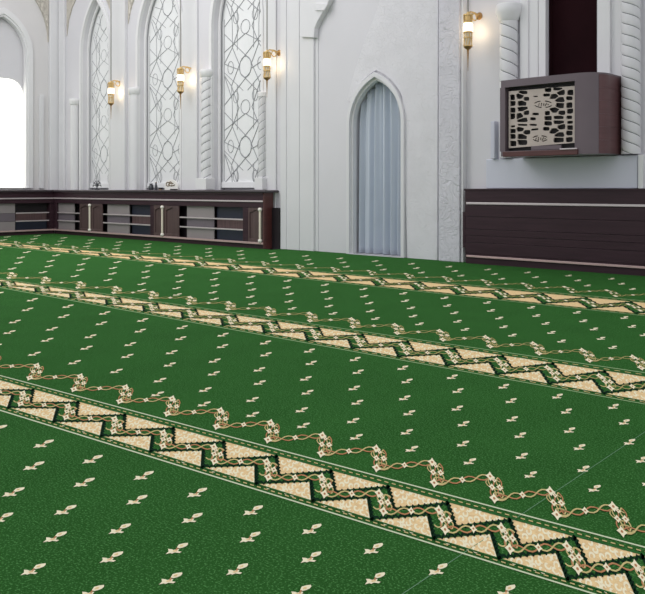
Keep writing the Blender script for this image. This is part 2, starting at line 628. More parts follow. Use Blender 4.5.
# ------------------------------------------------------------------ columns
def column(s, t, r, z0, z1, label, group, capw=1.5, cap_h=.16, twist=True, pitch=.30, base=True, cap=True, hand=1):
    o = thing('column', label, 'column', (s, t, z0), group)
    zb = z0 + (.2 if base else 0)
    zc = z1 - (cap_h if cap else 0)
    starts = 2
    n, N = 32, max(8, int((zc - zb) / .02))
    mb = MB()
    prof = []                           # cross section: angle fraction, radius, groove flag
    for k_ in range(starts):
        for j, (u, rr) in enumerate(((0, .89), (.03, .92), (.07, .97), (.18, .99), (.34, 1.0), (.5, 1.0), (.66, 1.0), (.82, .99), (.93, .97), (.97, .92))):
            prof.append(((k_ + u) / starts, rr if twist else .97, j))
    n = len(prof)
    verts, faces = [], []
    for i in range(N + 1):
        z = zb + (zc - zb) * i / N
        tw = (hand * z / pitch) if twist else 0
        for u, rr, j in prof:
            an = 2 * PI * (u + tw)
            verts.append((s + r * rr * math.cos(an), t + r * rr * math.sin(an), z))
    for i in range(N):
        for q in range(n):
            q2 = (q + 1) % n
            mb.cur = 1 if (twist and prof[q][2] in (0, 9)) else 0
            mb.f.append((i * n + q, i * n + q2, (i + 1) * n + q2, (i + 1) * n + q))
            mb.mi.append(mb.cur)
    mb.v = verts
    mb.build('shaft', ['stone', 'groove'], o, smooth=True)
    if base:
        MB().box(s - r * 1.35, s + r * 1.35, t - r * 1.35, t + r * .6, z0, zb + .0).build('base_block', 'trim', o, bevel=.008)
    if cap:
        c0 = r * 1.02
        c1 = r * capw
        mb = MB()
        mb.lathe(s, t, [(c0, zc), (c0 * 1.08, zc + cap_h * .08), (c1 * .97, zc + cap_h * .45), (c1, zc + cap_h * .6), (c1, zc + cap_h * .9), (c1 * .92, z1)], 24)
        mb.build('capital', 'trim', o, smooth=True)


G1 = 'slim columns beside the tall arches'
for x, ycap, lab, tw in ((75, 99, 'plain slim column in the far corner left of the farthest arch', False),
                         (134.5, 88, 'plain slim column between the farthest and middle arches', False),
                         (207, 70, 'twisted slim column left of the nearest tall arch', True)):
    t = TW - .06
    s, z = wp(x, ycap, t)
    column(s, t, .105 if x > 200 else .10, .935, z, lab, G1, 1.25, .13, tw, .30, base=x > 200)
s, z = wp(262.5, 92, TW - .04)
column(s, TW - .04, .07, .935, z, 'thin twisted column under the nearest of the three far lanterns', G1, 1.1, .08, True, .26)
G2 = 'twisted columns flanking the balcony'
s, z = wp(509, 4.5, TW - .07)
column(s, TW - .07, .115, 1.337, z, 'capped rope-twist column left of the carved balcony', G2, 1.4, .21, True, .29, base=False, hand=-1)
s, z = wp(631, 0, TW - .10)
column(s, TW - .10, .105, 1.337, ZT - .3, 'tall rope-twist column right of the carved balcony', G2, 1.3, .2, True, .235, base=False, hand=-1)

# ------------------------------------------------------------------ dark panel over the balcony, plinth
mb = MB()
mb.box(dark[0] + .002, dark[1] - .002, TW + .10, TW + .22, 1.505, 5.59)
o = thing('wood_panel', 'tall dark maroon panel rising above the carved balcony', 'panel', ((dark[0] + dark[1]) / 2, TW + .16, 1.505))
mb.build('board', 'wood_deep', o)
mb = MB()
a, b = dark
mb.plate([(a + .002, 1.505), (b - .002, 1.505), (b - .002, 5.59), (a + .002, 5.59)], [[(a + .035, 1.53), (b - .035, 1.53), (b - .035, 5.55), (a + .035, 5.55)]], TW + .07, TW + .10)
mb.build('frame', 'wood_deep', o, bevel=.005)

tp = TW - .13
pz = 1.325
o = thing('plinth', 'pale blue-white stone plinth under the carved balcony', 'plinth', (sx(560, tp), tp, .955))
MB().box(sx(486, tp), sx(637.5, tp), tp, TW - .003, .955, pz).build('block', 'podium', o, bevel=.01)
MB().box(sx(638, tp - .03), sx(643, tp - .03), tp - .03, TW - .003, .955, pz).build('end_strip', 'trim', o, bevel=.005)
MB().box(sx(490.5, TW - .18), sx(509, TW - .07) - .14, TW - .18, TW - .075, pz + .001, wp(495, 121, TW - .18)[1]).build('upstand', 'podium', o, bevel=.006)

# ------------------------------------------------------------------ carved balcony
TF = TW - .65
o = thing('balcony', 'rounded dark mauve balcony with a pierced pale screen on its front', 'balcony', (-4.2, TW - .3, 1.33))
zT, zB = 2.215, 1.33
sl, sr = sx(500, TF), -3.60


def plan(t_front, s_left, s_right, rad=.26, bow=.035):
    pts = [(s_left, TW), (s_left, t_front + .02)]
    N = 8
    for i in range(N + 1):
        q = i / N
        s = s_left + .015 + (s_right - rad - s_left - .015) * q
        pts.append((s, t_front - bow * math.sin(PI * min(1, q)) * .3))
    for i in range(1, 11):
        q = PI / 2 * i / 10
        pts.append((s_right - rad + rad * math.sin(q), t_front + rad - rad * math.cos(q)))
    pts.append((s_right, TW))
    return pts


h0, h1 = sx(505, TF), sx(575, TF)
zh0, zh1 = wp(540, 150, TF)[1], wp(540, 84.2, TF)[1]
# core set back behind the window of the front, then slabs around the window
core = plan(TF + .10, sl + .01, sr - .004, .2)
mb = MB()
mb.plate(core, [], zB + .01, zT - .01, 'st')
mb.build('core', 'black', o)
P = plan(TF, sl, sr)
mb = MB()
# front band above / below the window
mb.plate(P, [], zh1, zT, 'st')
mb.plate(P, [], zB, zh0, 'st')
mb.box(sl, h0, TF, TW, zh0 - .001, zh1 + .001)
mb.build('front_frame', 'pul_front', o, smooth=True)
# right hand shell : grey flat strip then red brown rounded side
mb = MB()
NP = [q for q in P if q[0] > h1]
ring = [(h1, TF - .008)] + NP[:-1] + [(sr, TW), (sr - .05, TW), (sr - .05, TF + .3), (h1, TF + .11)]
cut = [q for q in NP]
mb.plate(ring, [], zh0 - .001, zh1 + .001, 'st')
mb.build('rounded_end', 'pul_front', o, smooth=True)
mb = MB()
# reddish side boards
side = []
for i in range(6, 11):
    q = PI / 2 * i / 10
    side.append((sr - .26 + .265 * math.sin(q), TF + .26 - .265 * math.cos(q)))
side.append((sr + .006, TW - .001))
inner = [(a - .012, b + .008) for a, b in reversed(side)]
zs_ = [zB + .01 + (zT - .03 - zB) * i / 6 for i in range(7)]
for i in range(6):
    mb.plate(side + inner, [], zs_[i] + .001, zs_[i + 1] - .001, 'st')
mb.build('side_boards', 'pul_side', o, smooth=True)
# sill
mb = MB()
mb.box(sx(503, TF - .02), sx(577.5, TF - .02), TF - .03, TF + .02, wp(540, 156.0, TF)[1], wp(540, 150.5, TF)[1])
mb.build('sill', 'wood_red', o, bevel=.006)
mb = MB()
mb.box(sx(560, TF - .03), sx(577, TF - .03), TF - .04, TF - .02, wp(568, 149.6, TF)[1], wp(568, 148.3, TF)[1])
mb.build('sill_light_strip', 'silver', o, bevel=.002)
mb = MB()
mb.box(sx(531, TF + .02), sx(561, TF + .02), TF + .02, TF + .05, wp(545, 149.5, TF)[1], wp(545, 145.5, TF)[1])
mb.build('lower_rail', 'pul_front', o, bevel=.003)
# pierced screen
TS = TF + .045
HL = [(112, 183, 26, 26), (114, 220, 30, 22), (115, 266, 28, 22), (112, 302, 28, 28), (118, 372, 20, 8), (115, 400, 30, 24), (115, 438, 30, 20),
      (118, 485, 32, 22), (112, 153, 22, 8), (185, 148, 40, 14), (165, 172, 36, 22), (178, 220, 40, 22), (180, 257, 50, 18), (163, 305, 30, 26),
      (182, 331, 50, 18), (165, 390, 34, 20), (178, 440, 44, 22), (178, 477, 48, 22), (180, 362, 50, 8), (207, 190, 26, 16), (207, 282, 26, 18),
      (210, 411, 32, 18), (268, 174, 20, 5), (268, 290, 30, 10), (250, 322, 26, 12), (252, 362, 34, 8), (262, 392, 34, 8),
      (350, 131, 30, 18), (413, 125, 44, 12), (340, 165, 32, 12), (388, 174, 40, 20), (435, 148, 36, 22), (428, 197, 46, 22), (424, 232, 50, 24),
      (392, 264, 44, 22), (441, 282, 32, 18), (345, 285, 24, 18), (350, 317, 34, 20), (420, 313, 50, 14), (350, 352, 36, 18), (420, 345, 56, 15),
      (438, 374, 36, 22), (390, 402, 44, 22), (338, 388, 30, 15), (425, 427, 46, 20), (422, 460, 50, 22),
      (497, 150, 28, 24), (490, 186, 30, 16), (490, 235, 28, 26), (495, 270, 28, 22), (490, 312, 26, 14), (495, 345, 26, 12), (495, 380, 26, 26),
      (490, 415, 30, 20), (490, 459, 32, 20)]
HL = [q for q in HL if q[:2] not in ((112, 153),)]
hl = []


def sq(cx, cy, w, h, tilt=0.0, n=10):
    pts = []
    for i in range(n):
        q = 2 * PI * i / n + .2
        e = .62
        x = math.copysign(abs(math.cos(q)) ** e, math.cos(q)) * w / 2
        y = math.copysign(abs(math.sin(q)) ** e, math.sin(q)) * h / 2
        x, y = x * math.cos(tilt) - y * math.sin(tilt), x * math.sin(tilt) + y * math.cos(tilt)
        pts.append(wp(495 + (cx + x) / 6.6, 70 + (cy + y) / 6.6, TS))
    return pts


BLOCK = [(262, 226), (290, 226), (318, 226), (346, 226), (374, 226), (252, 452), (275, 452), (298, 452), (322, 452), (345, 452)]


def clip(poly, px_, py_, nx, ny):       # keep the side where (p - q).n <= 0
    out = []
    for i in range(len(poly)):
        a_, b_ = poly[i], poly[(i + 1) % len(poly)]
        da = (a_[0] - px_) * nx + (a_[1] - py_) * ny
        db = (b_[0] - px_) * nx + (b_[1] - py_) * ny
        if da <= 0:
            out.append(a_)
        if da * db < 0:
            f_ = da / (da - db)
            out.append((a_[0] + (b_[0] - a_[0]) * f_, a_[1] + (b_[1] - a_[1]) * f_))
    return out


for i, (a, b, w, h) in enumerate(HL):
    W2, H2 = w * .74, h * .84
    tl = random.uniform(-.2, .1)
    cell = []
    for j in range(12):
        q = 2 * PI * j / 12
        x = math.copysign(abs(math.cos(q)) ** .5, math.cos(q)) * W2
        y = math.copysign(abs(math.sin(q)) ** .5, math.sin(q)) * H2
        cell.append((a + x, b + y + tl * x * .6))
    for (a2, b2) in [q[:2] for q in HL if q[:2] != (a, b)] + BLOCK:
        # split the gap in proportion to the sizes; 7 units of metal stay between two openings
        dx, dy = a2 - a, (b2 - b) * 1.5
        L = math.hypot(dx, dy)
        if L > 130:
            continue
        nx, ny = dx / L, dy / L * 1.5
        nl = math.hypot(nx, ny)
        nx, ny = nx / nl, ny / nl
        mx0, my0 = (a + a2) / 2 - nx * 2.5, (b + b2) / 2 - ny * 2.5
        cell = clip(cell, mx0, my0, nx, ny)
        if len(cell) < 3:
            break
    cell = clip(cell, 100, 0, -1, 0)
    cell = clip(cell, 517, 0, 1, 0)
    if len(cell) >= 3:
        hl.append([wp(495 + x / 6.6, 70 + y / 6.6, TS) for x, y in cell])
for (mx_, my_, mw, mh) in ((318, 226, 62, 25), (298, 452, 52, 22)):
    for q0, q1 in ((.35, 1.3), (1.75, 2.8), (3.4, 4.4), (4.9, 5.9)):
        N = 6
        A = []
        for i in range(N + 1):
            q = q0 + (q1 - q0) * i / N
            A.append((mx_ + mw * math.cos(q), my_ + mh * math.sin(q)))
        for i in range(N, -1, -1):
            q = q0 + (q1 - q0) * i / N
            A.append((mx_ + (mw - 7) * math.cos(q), my_ + (mh - 7) * math.sin(q)))
        hl.append([wp(495 + x / 6.6, 70 + y / 6.6, TS) for x, y in A])
    for dx, hh, tl in ((-28, 20, .3), (-12, 26, .15), (4, 22, .15), (18, 26, .5), (32, 12, .9)):
        hl.append(sq(mx_ + dx, my_ + 2, 7, hh, tl, 8))
mb = MB()
quad = [wp(495 + x / 6.6, 70 + y / 6.6, TS) for x, y in ((90, 516), (528, 480), (528, 104), (90, 141))]
mb.plate(quad, hl, TS, TS + .02)
mb.build('pierced_screen', 'screen', o)

# ------------------------------------------------------------------ curtain
o = thing('curtain', 'pale blue-grey curtain hanging in folds inside the pointed niche', 'curtain', ((niche[0] + niche[1]) / 2, TW + .15, .01))
mb = MB()
N = 120
a0, a1 = niche[0] + .012, niche[1] - .012
W = niche[1] - niche[0]
H = NZ - NS
R = (H * H + W * W / 4) / W
cN = (niche[0] + niche[1]) / 2


def ctop(s):
    dx = abs(s - cN) + R - W / 2
    return NS + math.sqrt(max(0, R * R - dx * dx)) - .012


def fold(s, v):
    u = (s - a0) / (a1 - a0)
    g = 7.3 * u + .35 * math.sin(5.1 * u + 1)
    amp = .070 * (.55 + .45 * v) * (1 - .2 * abs(2 * u - 1))
    w_ = math.sin(2 * PI * g)
    return TW + .15 + amp * (math.copysign(abs(w_) ** .75, w_)) + .012 * math.sin(2 * PI * 15.7 * u)


ZN = 24
verts = []
for j in range(ZN + 1):
    v = 1 - j / ZN
    for i in range(N + 1):
        s = a0 + (a1 - a0) * i / N
        top = max(ctop(s), .4)
        # gathers converge slightly towards the apex
        z = .012 + (top - .012) * j / ZN
        k2 = 1 - .12 * max(0, (z - NS) / (NZ - NS))
        verts.append((s, fold(cN + (s - cN) / k2, v), z))
faces = []
for j in range(ZN):
    for i in range(N):
        a = j * (N + 1) + i
        faces.append((a, a + 1, a + N + 2, a + N + 1))
mb.mesh(verts, faces)
c_ = mb.build('cloth', 'curtain', o, smooth=True)
sd = c_.modifiers.new('thickness', 'SOLIDIFY')
sd.thickness = .006

# ------------------------------------------------------------------ low cabinets
TB = 8.68                               # cabinet fronts
Z_TOP, Z_SLAB = .932, .892
zR = dict(strip=(.742, .768), op=(.10, .655), low=(.072, .104))


def cabinet(s0, s1, label, kind):
    """kind: list of (name, width share)"""
    s0 += .0015
    s1 -= .0015
    o = thing('low_cabinet', label, 'cabinet', ((s0 + s1) / 2, (TB + TW) / 2, 0), 'low cabinets under the tall arches')
    mb = MB()
    z0, z1 = zR['op']
    mb.box(s0, s1, TB + .02, TW - .07, -.0205, .075)           # plinth
    mb.box(s0, s1, TB + .005, TW - .07, .075, z0)              # bottom board
    mb.box(s0, s1, TB + .005, TW - .07, z1, Z_SLAB - .03)      # frieze
    mb.box(s0, s1, TB - .012, TW - .07, Z_SLAB - .03, Z_SLAB - .0005)   # cove under the top
    mb.box(s0, s1, TW - .085, TW - .07, z0, z1)                # back
    mb.box(s0, s0 + .03, TB + .03, TW - .085, z0, z1)
    mb.box(s1 - .03, s1, TB + .03, TW - .085, z0, z1)
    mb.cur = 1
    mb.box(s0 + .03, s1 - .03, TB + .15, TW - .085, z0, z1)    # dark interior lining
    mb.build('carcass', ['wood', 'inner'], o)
    mb = MB().box(s0, s1, TB - .012, TB + .006, *zR['strip'])
    mb.build('frieze_strip', 'silver', o, bevel=.003)
    mb = MB().box(s0, s1, TB - .012, TB + .006, *zR['low'])
    mb.build('bottom_strip', 'pink', o, bevel=.003)
    tot = sum(w for _, w in kind)
    a = s0
    rail = None
    for nm, w in kind:
        b = a + (s1 - s0) * w / tot
        if nm == 'door':
            mb = MB()
            mb.plate([(a, z0), (b, z0), (b, z1), (a, z1)], [[(a + .035, z0 + .05), (b - .035, z0 + .05), (b - .035, z1 - .09), ((a + b) / 2, z1 - .04), (a + .035, z1 - .09)]], TB + .012, TB + .035)
            mb.box(a + .01, b - .01, TB + .03, TB + .045, z0 + .01, z1 - .01)
            mb.build('door', 'door_wood', o, bevel=.004)
        elif nm == 'post':
            mb = MB().box(a, b, TB + .008, TB + .06, z0, z1)
            mb.build('post', 'wood', o, bevel=.005)
        elif nm == 'grey':
            h = (z1 - z0)
            for q0, q1, m_ in ((0, .325, 'grey_panel'), (.335, .63, 'grey_mid'), (.64, 1, 'grey_panel')):
                mb = MB().box(a, b, TB + .05, TB + .07, z0 + h * q0, z0 + h * q1)
                mb.build('sliding_panel', m_, o, bevel=.002)
        elif nm == 'navy':
            h = (z1 - z0)
            for q0, q1, m_ in ((0, .335, 'navy'), (.345, .625, 'stripe'), (.635, 1, 'navy')):
                mb = MB().box(a + .02, b, TB + .10, TB + .12, z0 + h * q0, z0 + h * q1)
                mb.build('inner_panel', m_, o, bevel=.002)
        if nm in ('gap', 'grey', 'navy'):
            rail = (a if rail is None else rail[0], b)
        a = b
    for zr in (.335, .635):
        z = z0 + (z1 - z0) * zr
        MB().box(rail[0] + .02, rail[1], TB + .012, TB + .03, z - .012, z + .012).build('rail', 'silver', o, bevel=.003)
    return o


def bar(o, s):                          # ivory bar with two knobs in front of a joint
    z0, z1 = zR['op']
    t = TB - .012
    mb = MB().tube([(s, t, z0 + .0), (s, t, z1 - .0)], .02, 12)
    b = mb.build('bar', 'ivory', o, smooth=True)
    for z in (z0 + .03, z1 - .03):
        mb = MB().lathe(s, t, [(.0, z - .028), (.022, z - .026), (.034, z - .012), (.036, z + .006), (.026, z + .022), (.0, z + .026)], 14)
        k_ = mb.build('knob', 'knob', o, smooth=True)
        k_.parent = b


sC = -15.72
b1, b2, b3 = sx(91.3, TB), sx(164.2, TB), sx(263.2, TB)
u1 = cabinet(sC, b1, 'low dark cabinet nearest the room corner, under the farthest arch',
             [('post', .10), ('grey', .62), ('gap', .10), ('navy', .16), ('door', .45)])
u2 = cabinet(b1, b2, 'low dark cabinet in the middle of the row, under the middle arch',
             [('door', .36), ('gap', .12), ('grey', .72), ('navy', .70), ('post', .10), ('door', .32)])
u3 = cabinet(b2, b3, 'low dark cabinet at the near end of the row, under the nearest arch',
             [('door', .40), ('gap', .18), ('grey', .72), ('navy', .76), ('post', .12), ('door', .36)])
bar(u1, b1 - .04)
bar(u2, b2 - .04)
bar(u3, b3 - .06)
# end board of the row
mb = MB()
mb.box(b3, b3 + .02, TB - .0, TW - .07, .004, Z_SLAB - .0005)
mb.build('end_board', 'wood_red', u3, bevel=.003)
mb = MB().box(b3 + .02, sx(281, TW - .06) - .004, TW - .10, TW - .003, -.0205, wp(279, 208, TW - .1)[1])  # dark block standing in for the shade between cabinet row and pilaster
mb.build('gap_shade_block', 'inner', u3)

# cabinet along the left wall
o = thing('low_cabinet', 'low dark cabinet along the left wall, under the bright window', 'cabinet', (sC - .15, 7.6, 0), 'low cabinets under the tall arches')
fs = sC - .0                            # front plane s
t0c, t1c = 5.5, TB + .02
bk = SL + .02
mb = MB()
z0, z1 = zR['op']
mb.box(bk, fs - .02, t0c, t1c, -.0205, .075)
mb.box(bk, fs - .005, t0c, t1c, .075, z0)
mb.box(bk, fs - .005, t0c, t1c, z1, Z_SLAB - .03)
mb.box(bk, fs + .012, t0c, TB - .015, Z_SLAB - .03, Z_SLAB - .0005)
mb.box(bk, bk + .02, t0c, t1c, z0, z1)
mb.box(bk, fs - .02, t1c - .10, t1c, z0, z1)
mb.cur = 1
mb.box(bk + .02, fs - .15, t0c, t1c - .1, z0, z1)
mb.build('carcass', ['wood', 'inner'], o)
MB().box(fs - .006, fs + .012, t0c, TB - .015, *zR['strip']).build('frieze_strip', 'silver', o, bevel=.003)
MB().box(fs - .006, fs + .012, t0c, TB - .015, *zR['low']).build('bottom_strip', 'pink', o, bevel=.003)
tg = lp(16.3, 210, fs)[0]
h = z1 - z0
for ta, tb in ((t0c + .1, 6.4), (6.9, tg)):
    for q0, q1, m_ in ((0, .325, 'grey_panel'), (.335, .63, 'grey_mid'), (.64, 1, 'grey_panel')):
        MB().box(fs - .07, fs - .05, ta, tb, z0 + h * q0, z0 + h * q1).build('sliding_panel', m_, o, bevel=.002)
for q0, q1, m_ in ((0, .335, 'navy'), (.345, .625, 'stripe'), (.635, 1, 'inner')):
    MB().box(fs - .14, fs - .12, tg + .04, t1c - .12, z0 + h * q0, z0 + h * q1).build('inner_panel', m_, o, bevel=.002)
for zr in (.335, .635):
    z = z0 + h * zr
    MB().box(fs - .03, fs - .012, tg, t1c - .12, z - .012, z + .012).build('rail', 'silver', o, bevel=.003)

# worktops
o = thing('worktop', 'charcoal worktop running along the back wall under three arches', 'worktop', (-12.5, TW - .15, Z_SLAB))
mb = MB()
mb.box(sC - .03, b3 + .085, TB - .04, TW - .003, Z_SLAB, Z_TOP)
mb.build('slab', 'wood_top', o, bevel=.012)
o = thing('worktop', 'short charcoal worktop on the left wall below the bright window', 'worktop', (sC - .15, 7.6, Z_SLAB))
mb = MB()
mb.box(SL + .003, sC - .032, t0c, TW - .004, Z_SLAB, Z_TOP)
mb.box(sC - .032, sC + .04, t0c, TB - .042, Z_SLAB, Z_TOP)
mb.build('slab', 'wood_top', o, bevel=.012)

# ------------------------------------------------------------------ long counter on the right
TR = TW - .17
o = thing('counter', 'long dark plank-fronted counter with two pale strips below the balcony', 'counter', (-3.0, TR + .08, 0))
c0, c1 = sx(465, TR), 4.35
mb = MB()
mb.box(c0, c1, TR + .02, TW - .003, -.0205, .075)
mb.box(c0, c1, TR + .006, TW - .003, .075, .13)
zs_ = [.13, .27, .36, .44, .60, .745]
for i in range(5):
    mb.box(c0, c1, TR + (.0, .004, .0, .004, .0)[i], TW - .003, zs_[i] + .0015, zs_[i + 1] - .0015)
mb.box(c0, c1, TR, TW - .003, .745, .93)
mb.box(c0 - .01, c1, TR - .012, TW - .003, .93, .9535)
mb.build('body', 'wood', o, bevel=.002)
zt = wp(500, 203.3, TR)[1]
MB().box(c0 + .02, c1, TR - .010, TR + .003, .755, .782).build('upper_strip', 'silver', o, bevel=.003)
MB().box(c0 + .02, c1, TR - .006, TR + .008, .082, .108).build('lower_strip', 'pink', o, bevel=.003)
mb = MB().box(c0 - .035, c0 - .0005, TR - .002, TR + .1, .20, .655)
mb.build('end_panel', 'wood', o, bevel=.003)

# ------------------------------------------------------------------ lanterns
def lantern(x, yg, label, rod=True):
    d = .27
    t = TW - d
    s, zg = wp(x, yg, t)
    o = thing('lantern', label, 'lamp', (s, t, zg), 'brass lanterns on the back wall')
    R = .055
    MB().lathe(s, t, [(R * .9, zg - .055), (R * 1.1, zg - .05), (R * 1.12, zg + .04), (R * .95, zg + .055)], 18).build('glass', 'glass', o, smooth=True)
    mb = MB()
    mb.lathe(s, t, [(R * 1.0, zg + .055), (R * 1.05, zg + .075), (R * .8, zg + .085), (R * .9, zg + .14), (R * 1.1, zg + .15), (R * 1.1, zg + .165), (R * .3, zg + .18), (.01, zg + .20)], 18)
    for q in range(6):
        an = 2 * PI * q / 6
        mb.tube([(s + R * 1.02 * math.cos(an), t + R * 1.02 * math.sin(an), zg + .08), (s + R * 1.08 * math.cos(an), t + R * 1.08 * math.sin(an), zg + .15)], .008, 6)
    mb.build('crown', 'gold', o, smooth=True)
    mb = MB()
    for z in (zg - .06, zg - .13, zg - .235):
        mb.lathe(s, t, [(R * .75, z - .008), (R * 1.02, z - .006), (R * 1.02, z + .006), (R * .75, z + .008)], 18)
    for q in range(8):
        an = 2 * PI * q / 8
        a2 = an + PI / 8
        mb.tube([(s + R * math.cos(an), t + R * math.sin(an), zg - .06), (s + R * .86 * math.cos(a2), t + R * .86 * math.sin(a2), zg - .15), (s + R * math.cos(an), t + R * math.sin(an), zg - .24)], .006, 6)
    mb.build('cage', 'gold', o, smooth=True)
    MB().lathe(s, t, [(R * .62, zg - .235), (R * .68, zg - .15), (R * .62, zg - .065)], 14).build('cage_lining', 'ivory', o, smooth=True)
    mb = MB().lathe(s, t, [(R * 1.0, zg - .245), (R * .7, zg - .265), (R * .3, zg - .28), (.012, zg - .30), (.006, zg - .42), (.002, zg - .55)], 14)
    mb.build('finial', 'gold_dark', o, smooth=True)
    za = zg + .185
    mb = MB()
    mb.tube([(s, t, za - .01), (s, t + .05, za + .02), (s, t + .14, za + .025), (s, t + d - .02, za + .01)], .012, 8)
    mb.tube([(s, t + .12 + .05 * math.cos(2 * PI * q / 12), za - .02 + .04 * math.sin(2 * PI * q / 12)) for q in range(13)] if False else
            [(s, t + .15 + .05 * math.cos(2 * PI * q / 12), za - .03 + .045 * math.sin(2 * PI * q / 12)) for q in range(13)], .009, 6)
    mb.build('arm', 'gold', o, smooth=True)
    mb = MB().lathe(0, 0, [(.0, -.0), (.045, .0), (.05, .008), (.03, .02), (.0, .024)], 16)
    mb.v = [(s + a, TW - c, za + b) for a, b, c in mb.v]
    mb.build('wall_plate', 'gold_dark', o, smooth=True)
    if rod:
        MB().tube([(s, t, zg + .19), (s, t, ZT - .05)], .011, 8).build('rod', 'rod', o, smooth=True)
    li = bpy.data.lights.new('lantern_glow', 'POINT')
    li.energy = 1.1
    li.color = (1, .78, .48)
    li.shadow_soft_size = .05
    lo = bpy.data.objects.new('lantern_glow', li)
    COL.objects.link(lo)
    lo.location = world(s + .02, t + .11, zg - .02)


lantern(111, 91, 'small brass lantern farthest along the wall, beside the farthest arch')
lantern(180.5, 78, 'brass lantern on the wall between the middle and nearest arches')
lantern(267, 62.5, 'brass lantern just right of the nearest tall arch, on a bright rod')
lantern(468, 27.5, 'brass lantern beside the carved pilaster, left of the capped column')

# ------------------------------------------------------------------ small things on the worktop
tpq = TW - .10


def on_top(x):
    return sx(x, tpq)


s = on_top(171.5)
o = thing('plaque', 'arched white plaque with brown script standing on the worktop', 'plaque', (s, tpq, Z_TOP))
zq = wp(171, 179.5, tpq)[1]
hw_ = (on_top(178) - on_top(165)) / 2
MB().plate([(s - hw_, Z_TOP), (s + hw_, Z_TOP)] + [(s + hw_ * math.cos(q * PI / 12), zq - .12 + .12 * math.sin(q * PI / 12)) for q in range(13)], [], tpq - .012, tpq + .012).build('board', 'white', o, bevel=.003)
mb = MB()
zc = (Z_TOP + zq) / 2 + .01
for (x, z, rx, rz, q0, q1) in ((-.45, 0, .28, .035, .2, 5.2), (-.05, .01, .22, .045, -1, 4), (.12, -.03, .5, .03, 3.3, 6), (.1, .045, .3, .02, .4, 2.6)):
    mb.tube([(s + hw_ * (x + rx * math.cos(q0 + (q1 - q0) * i / 10)), tpq - .014, zc + rz * math.sin(q0 + (q1 - q0) * i / 10)) for i in range(11)], .009, 6)
mb.build('script', 'tan_ink', o, smooth=True)
mb = MB().box(s + hw_ * .1, s + hw_ * 1.05, tpq - .05, tpq - .013, Z_TOP, Z_TOP + .02)
mb.build('dark_foot', 'black', o, bevel=.003)
labs = ['small dark jug at the left of the trio left of the white plaque',
        'small dark slim vase in the middle of the trio left of the white plaque',
        'small dark low bowl nearest the white plaque in the trio']
s = on_top(151)
o = thing('jug', labs[0], 'jug', (s, tpq, Z_TOP), 'small dark vessels on the worktop')
MB().lathe(s, tpq, [(.035, Z_TOP), (.05, Z_TOP + .03), (.05, Z_TOP + .06), (.03, Z_TOP + .09), (.028, Z_TOP + .11), (.034, Z_TOP + .12)], 14).build('body', 'figure', o, smooth=True)
MB().tube([(s + .045, tpq, Z_TOP + .04), (s + .075, tpq, Z_TOP + .06), (s + .07, tpq, Z_TOP + .09), (s + .03, tpq, Z_TOP + .10)], .007, 6).build('handle', 'figure', o, smooth=True)
s = on_top(156)
o = thing('vase', labs[1], 'vase', (s, tpq, Z_TOP), 'small dark vessels on the worktop')
MB().lathe(s, tpq, [(.022, Z_TOP), (.03, Z_TOP + .03), (.026, Z_TOP + .08), (.014, Z_TOP + .11), (.018, Z_TOP + .135)], 14).build('body', 'figure', o, smooth=True)
MB().lathe(s, tpq, [(.02, Z_TOP + .135), (.02, Z_TOP + .142)], 14).build('rim', 'gold_dark', o, smooth=True)
s = on_top(160.5)
o = thing('bowl', labs[2], 'bowl', (s, tpq, Z_TOP), 'small dark vessels on the worktop')
MB().lathe(s, tpq, [(.02, Z_TOP), (.022, Z_TOP + .012), (.05, Z_TOP + .045), (.046, Z_TOP + .045), (.02, Z_TOP + .02)], 14).build('body', 'figure', o, smooth=True)
MB().lathe(s, tpq, [(.026, Z_TOP), (.024, Z_TOP + .01)], 14).build('foot', 'gold_dark', o, smooth=True)
s = on_top(97)
o = thing('ornament', 'small dark openwork ornament on the worktop before the farthest arch', 'ornament', (s, tpq, Z_TOP))
mb = MB().lathe(s, tpq, [(.05, Z_TOP), (.05, Z_TOP + .015), (.015, Z_TOP + .03), (.012, Z_TOP + .07)], 12)
mb.build('stand', 'figure', o, smooth=True)
mb = MB()
for q in range(6):
    an = q * PI / 5
    mb.tube([(s, tpq, Z_TOP + .07), (s + .06 * math.cos(an), tpq, Z_TOP + .09 + .04 * math.sin(an)), (s + .13 * math.cos(an), tpq, Z_TOP + .10 + .09 * math.sin(an)), (s + .15 * math.cos(an), tpq, Z_TOP + .07 + .09 * math.sin(an))], .010, 6)
mb.build('scrolls', 'figure', o, smooth=True)

# ------------------------------------------------------------------ carpet
# Each woven band has its own lattice (u along the border, v across it), a plain projective grid on the floor.
LAT = [
    ([44.3473315, -29.5952082, 9.6132327, 5.3407124, 12.6611312, 408.2933232, -0.0204303, -0.0672085], (.778, .0317, .775, .0274)),
    ([33.1921069, -17.5309947, 2.9709367, 1.3261133, 5.885648, 285.860586, -0.0162464, -0.0471924], (.36, .058, .456, .0403)),
    ([27.9031292, -8.7950389, 13.5135046, -0.3778978, 0.6877214, 246.5069791, -0.0137965, -0.0368355], (.34, .050, .336, .0424)),
    ([27.3401193, -8.1341457, 147.8341473, -1.1217092, -3.2312515, 244.3123777, -0.0135853, -0.0404889], (1, 0, 1, 0)),
]


def lat_px(b, u, v):
    p, k_ = LAT[b]
    if v < 0:
        uu = min(max(u, -1.5), 22)
        q = min(1, max(0, (-v - .7) / .75))
        v *= max(.3, (k_[0] + k_[1] * uu) * (1 - q) + (k_[2] + k_[3] * uu) * q)
    w = p[6] * u + p[7] * v + 1
    if w < .12:
        return None
    return (p[0] * u + p[1] * v + p[2]) / w, (p[3] * u + p[4] * v + p[5]) / w


def inv_lat(b, x, y):
    p = LAT[b][0]
    q = Matrix(((p[0], p[1], p[2]), (p[3], p[4], p[5]), (p[6], p[7], 1))).inverted() @ Vector((x, y, 1))
    return q[0] / q[2], q[1] / q[2]


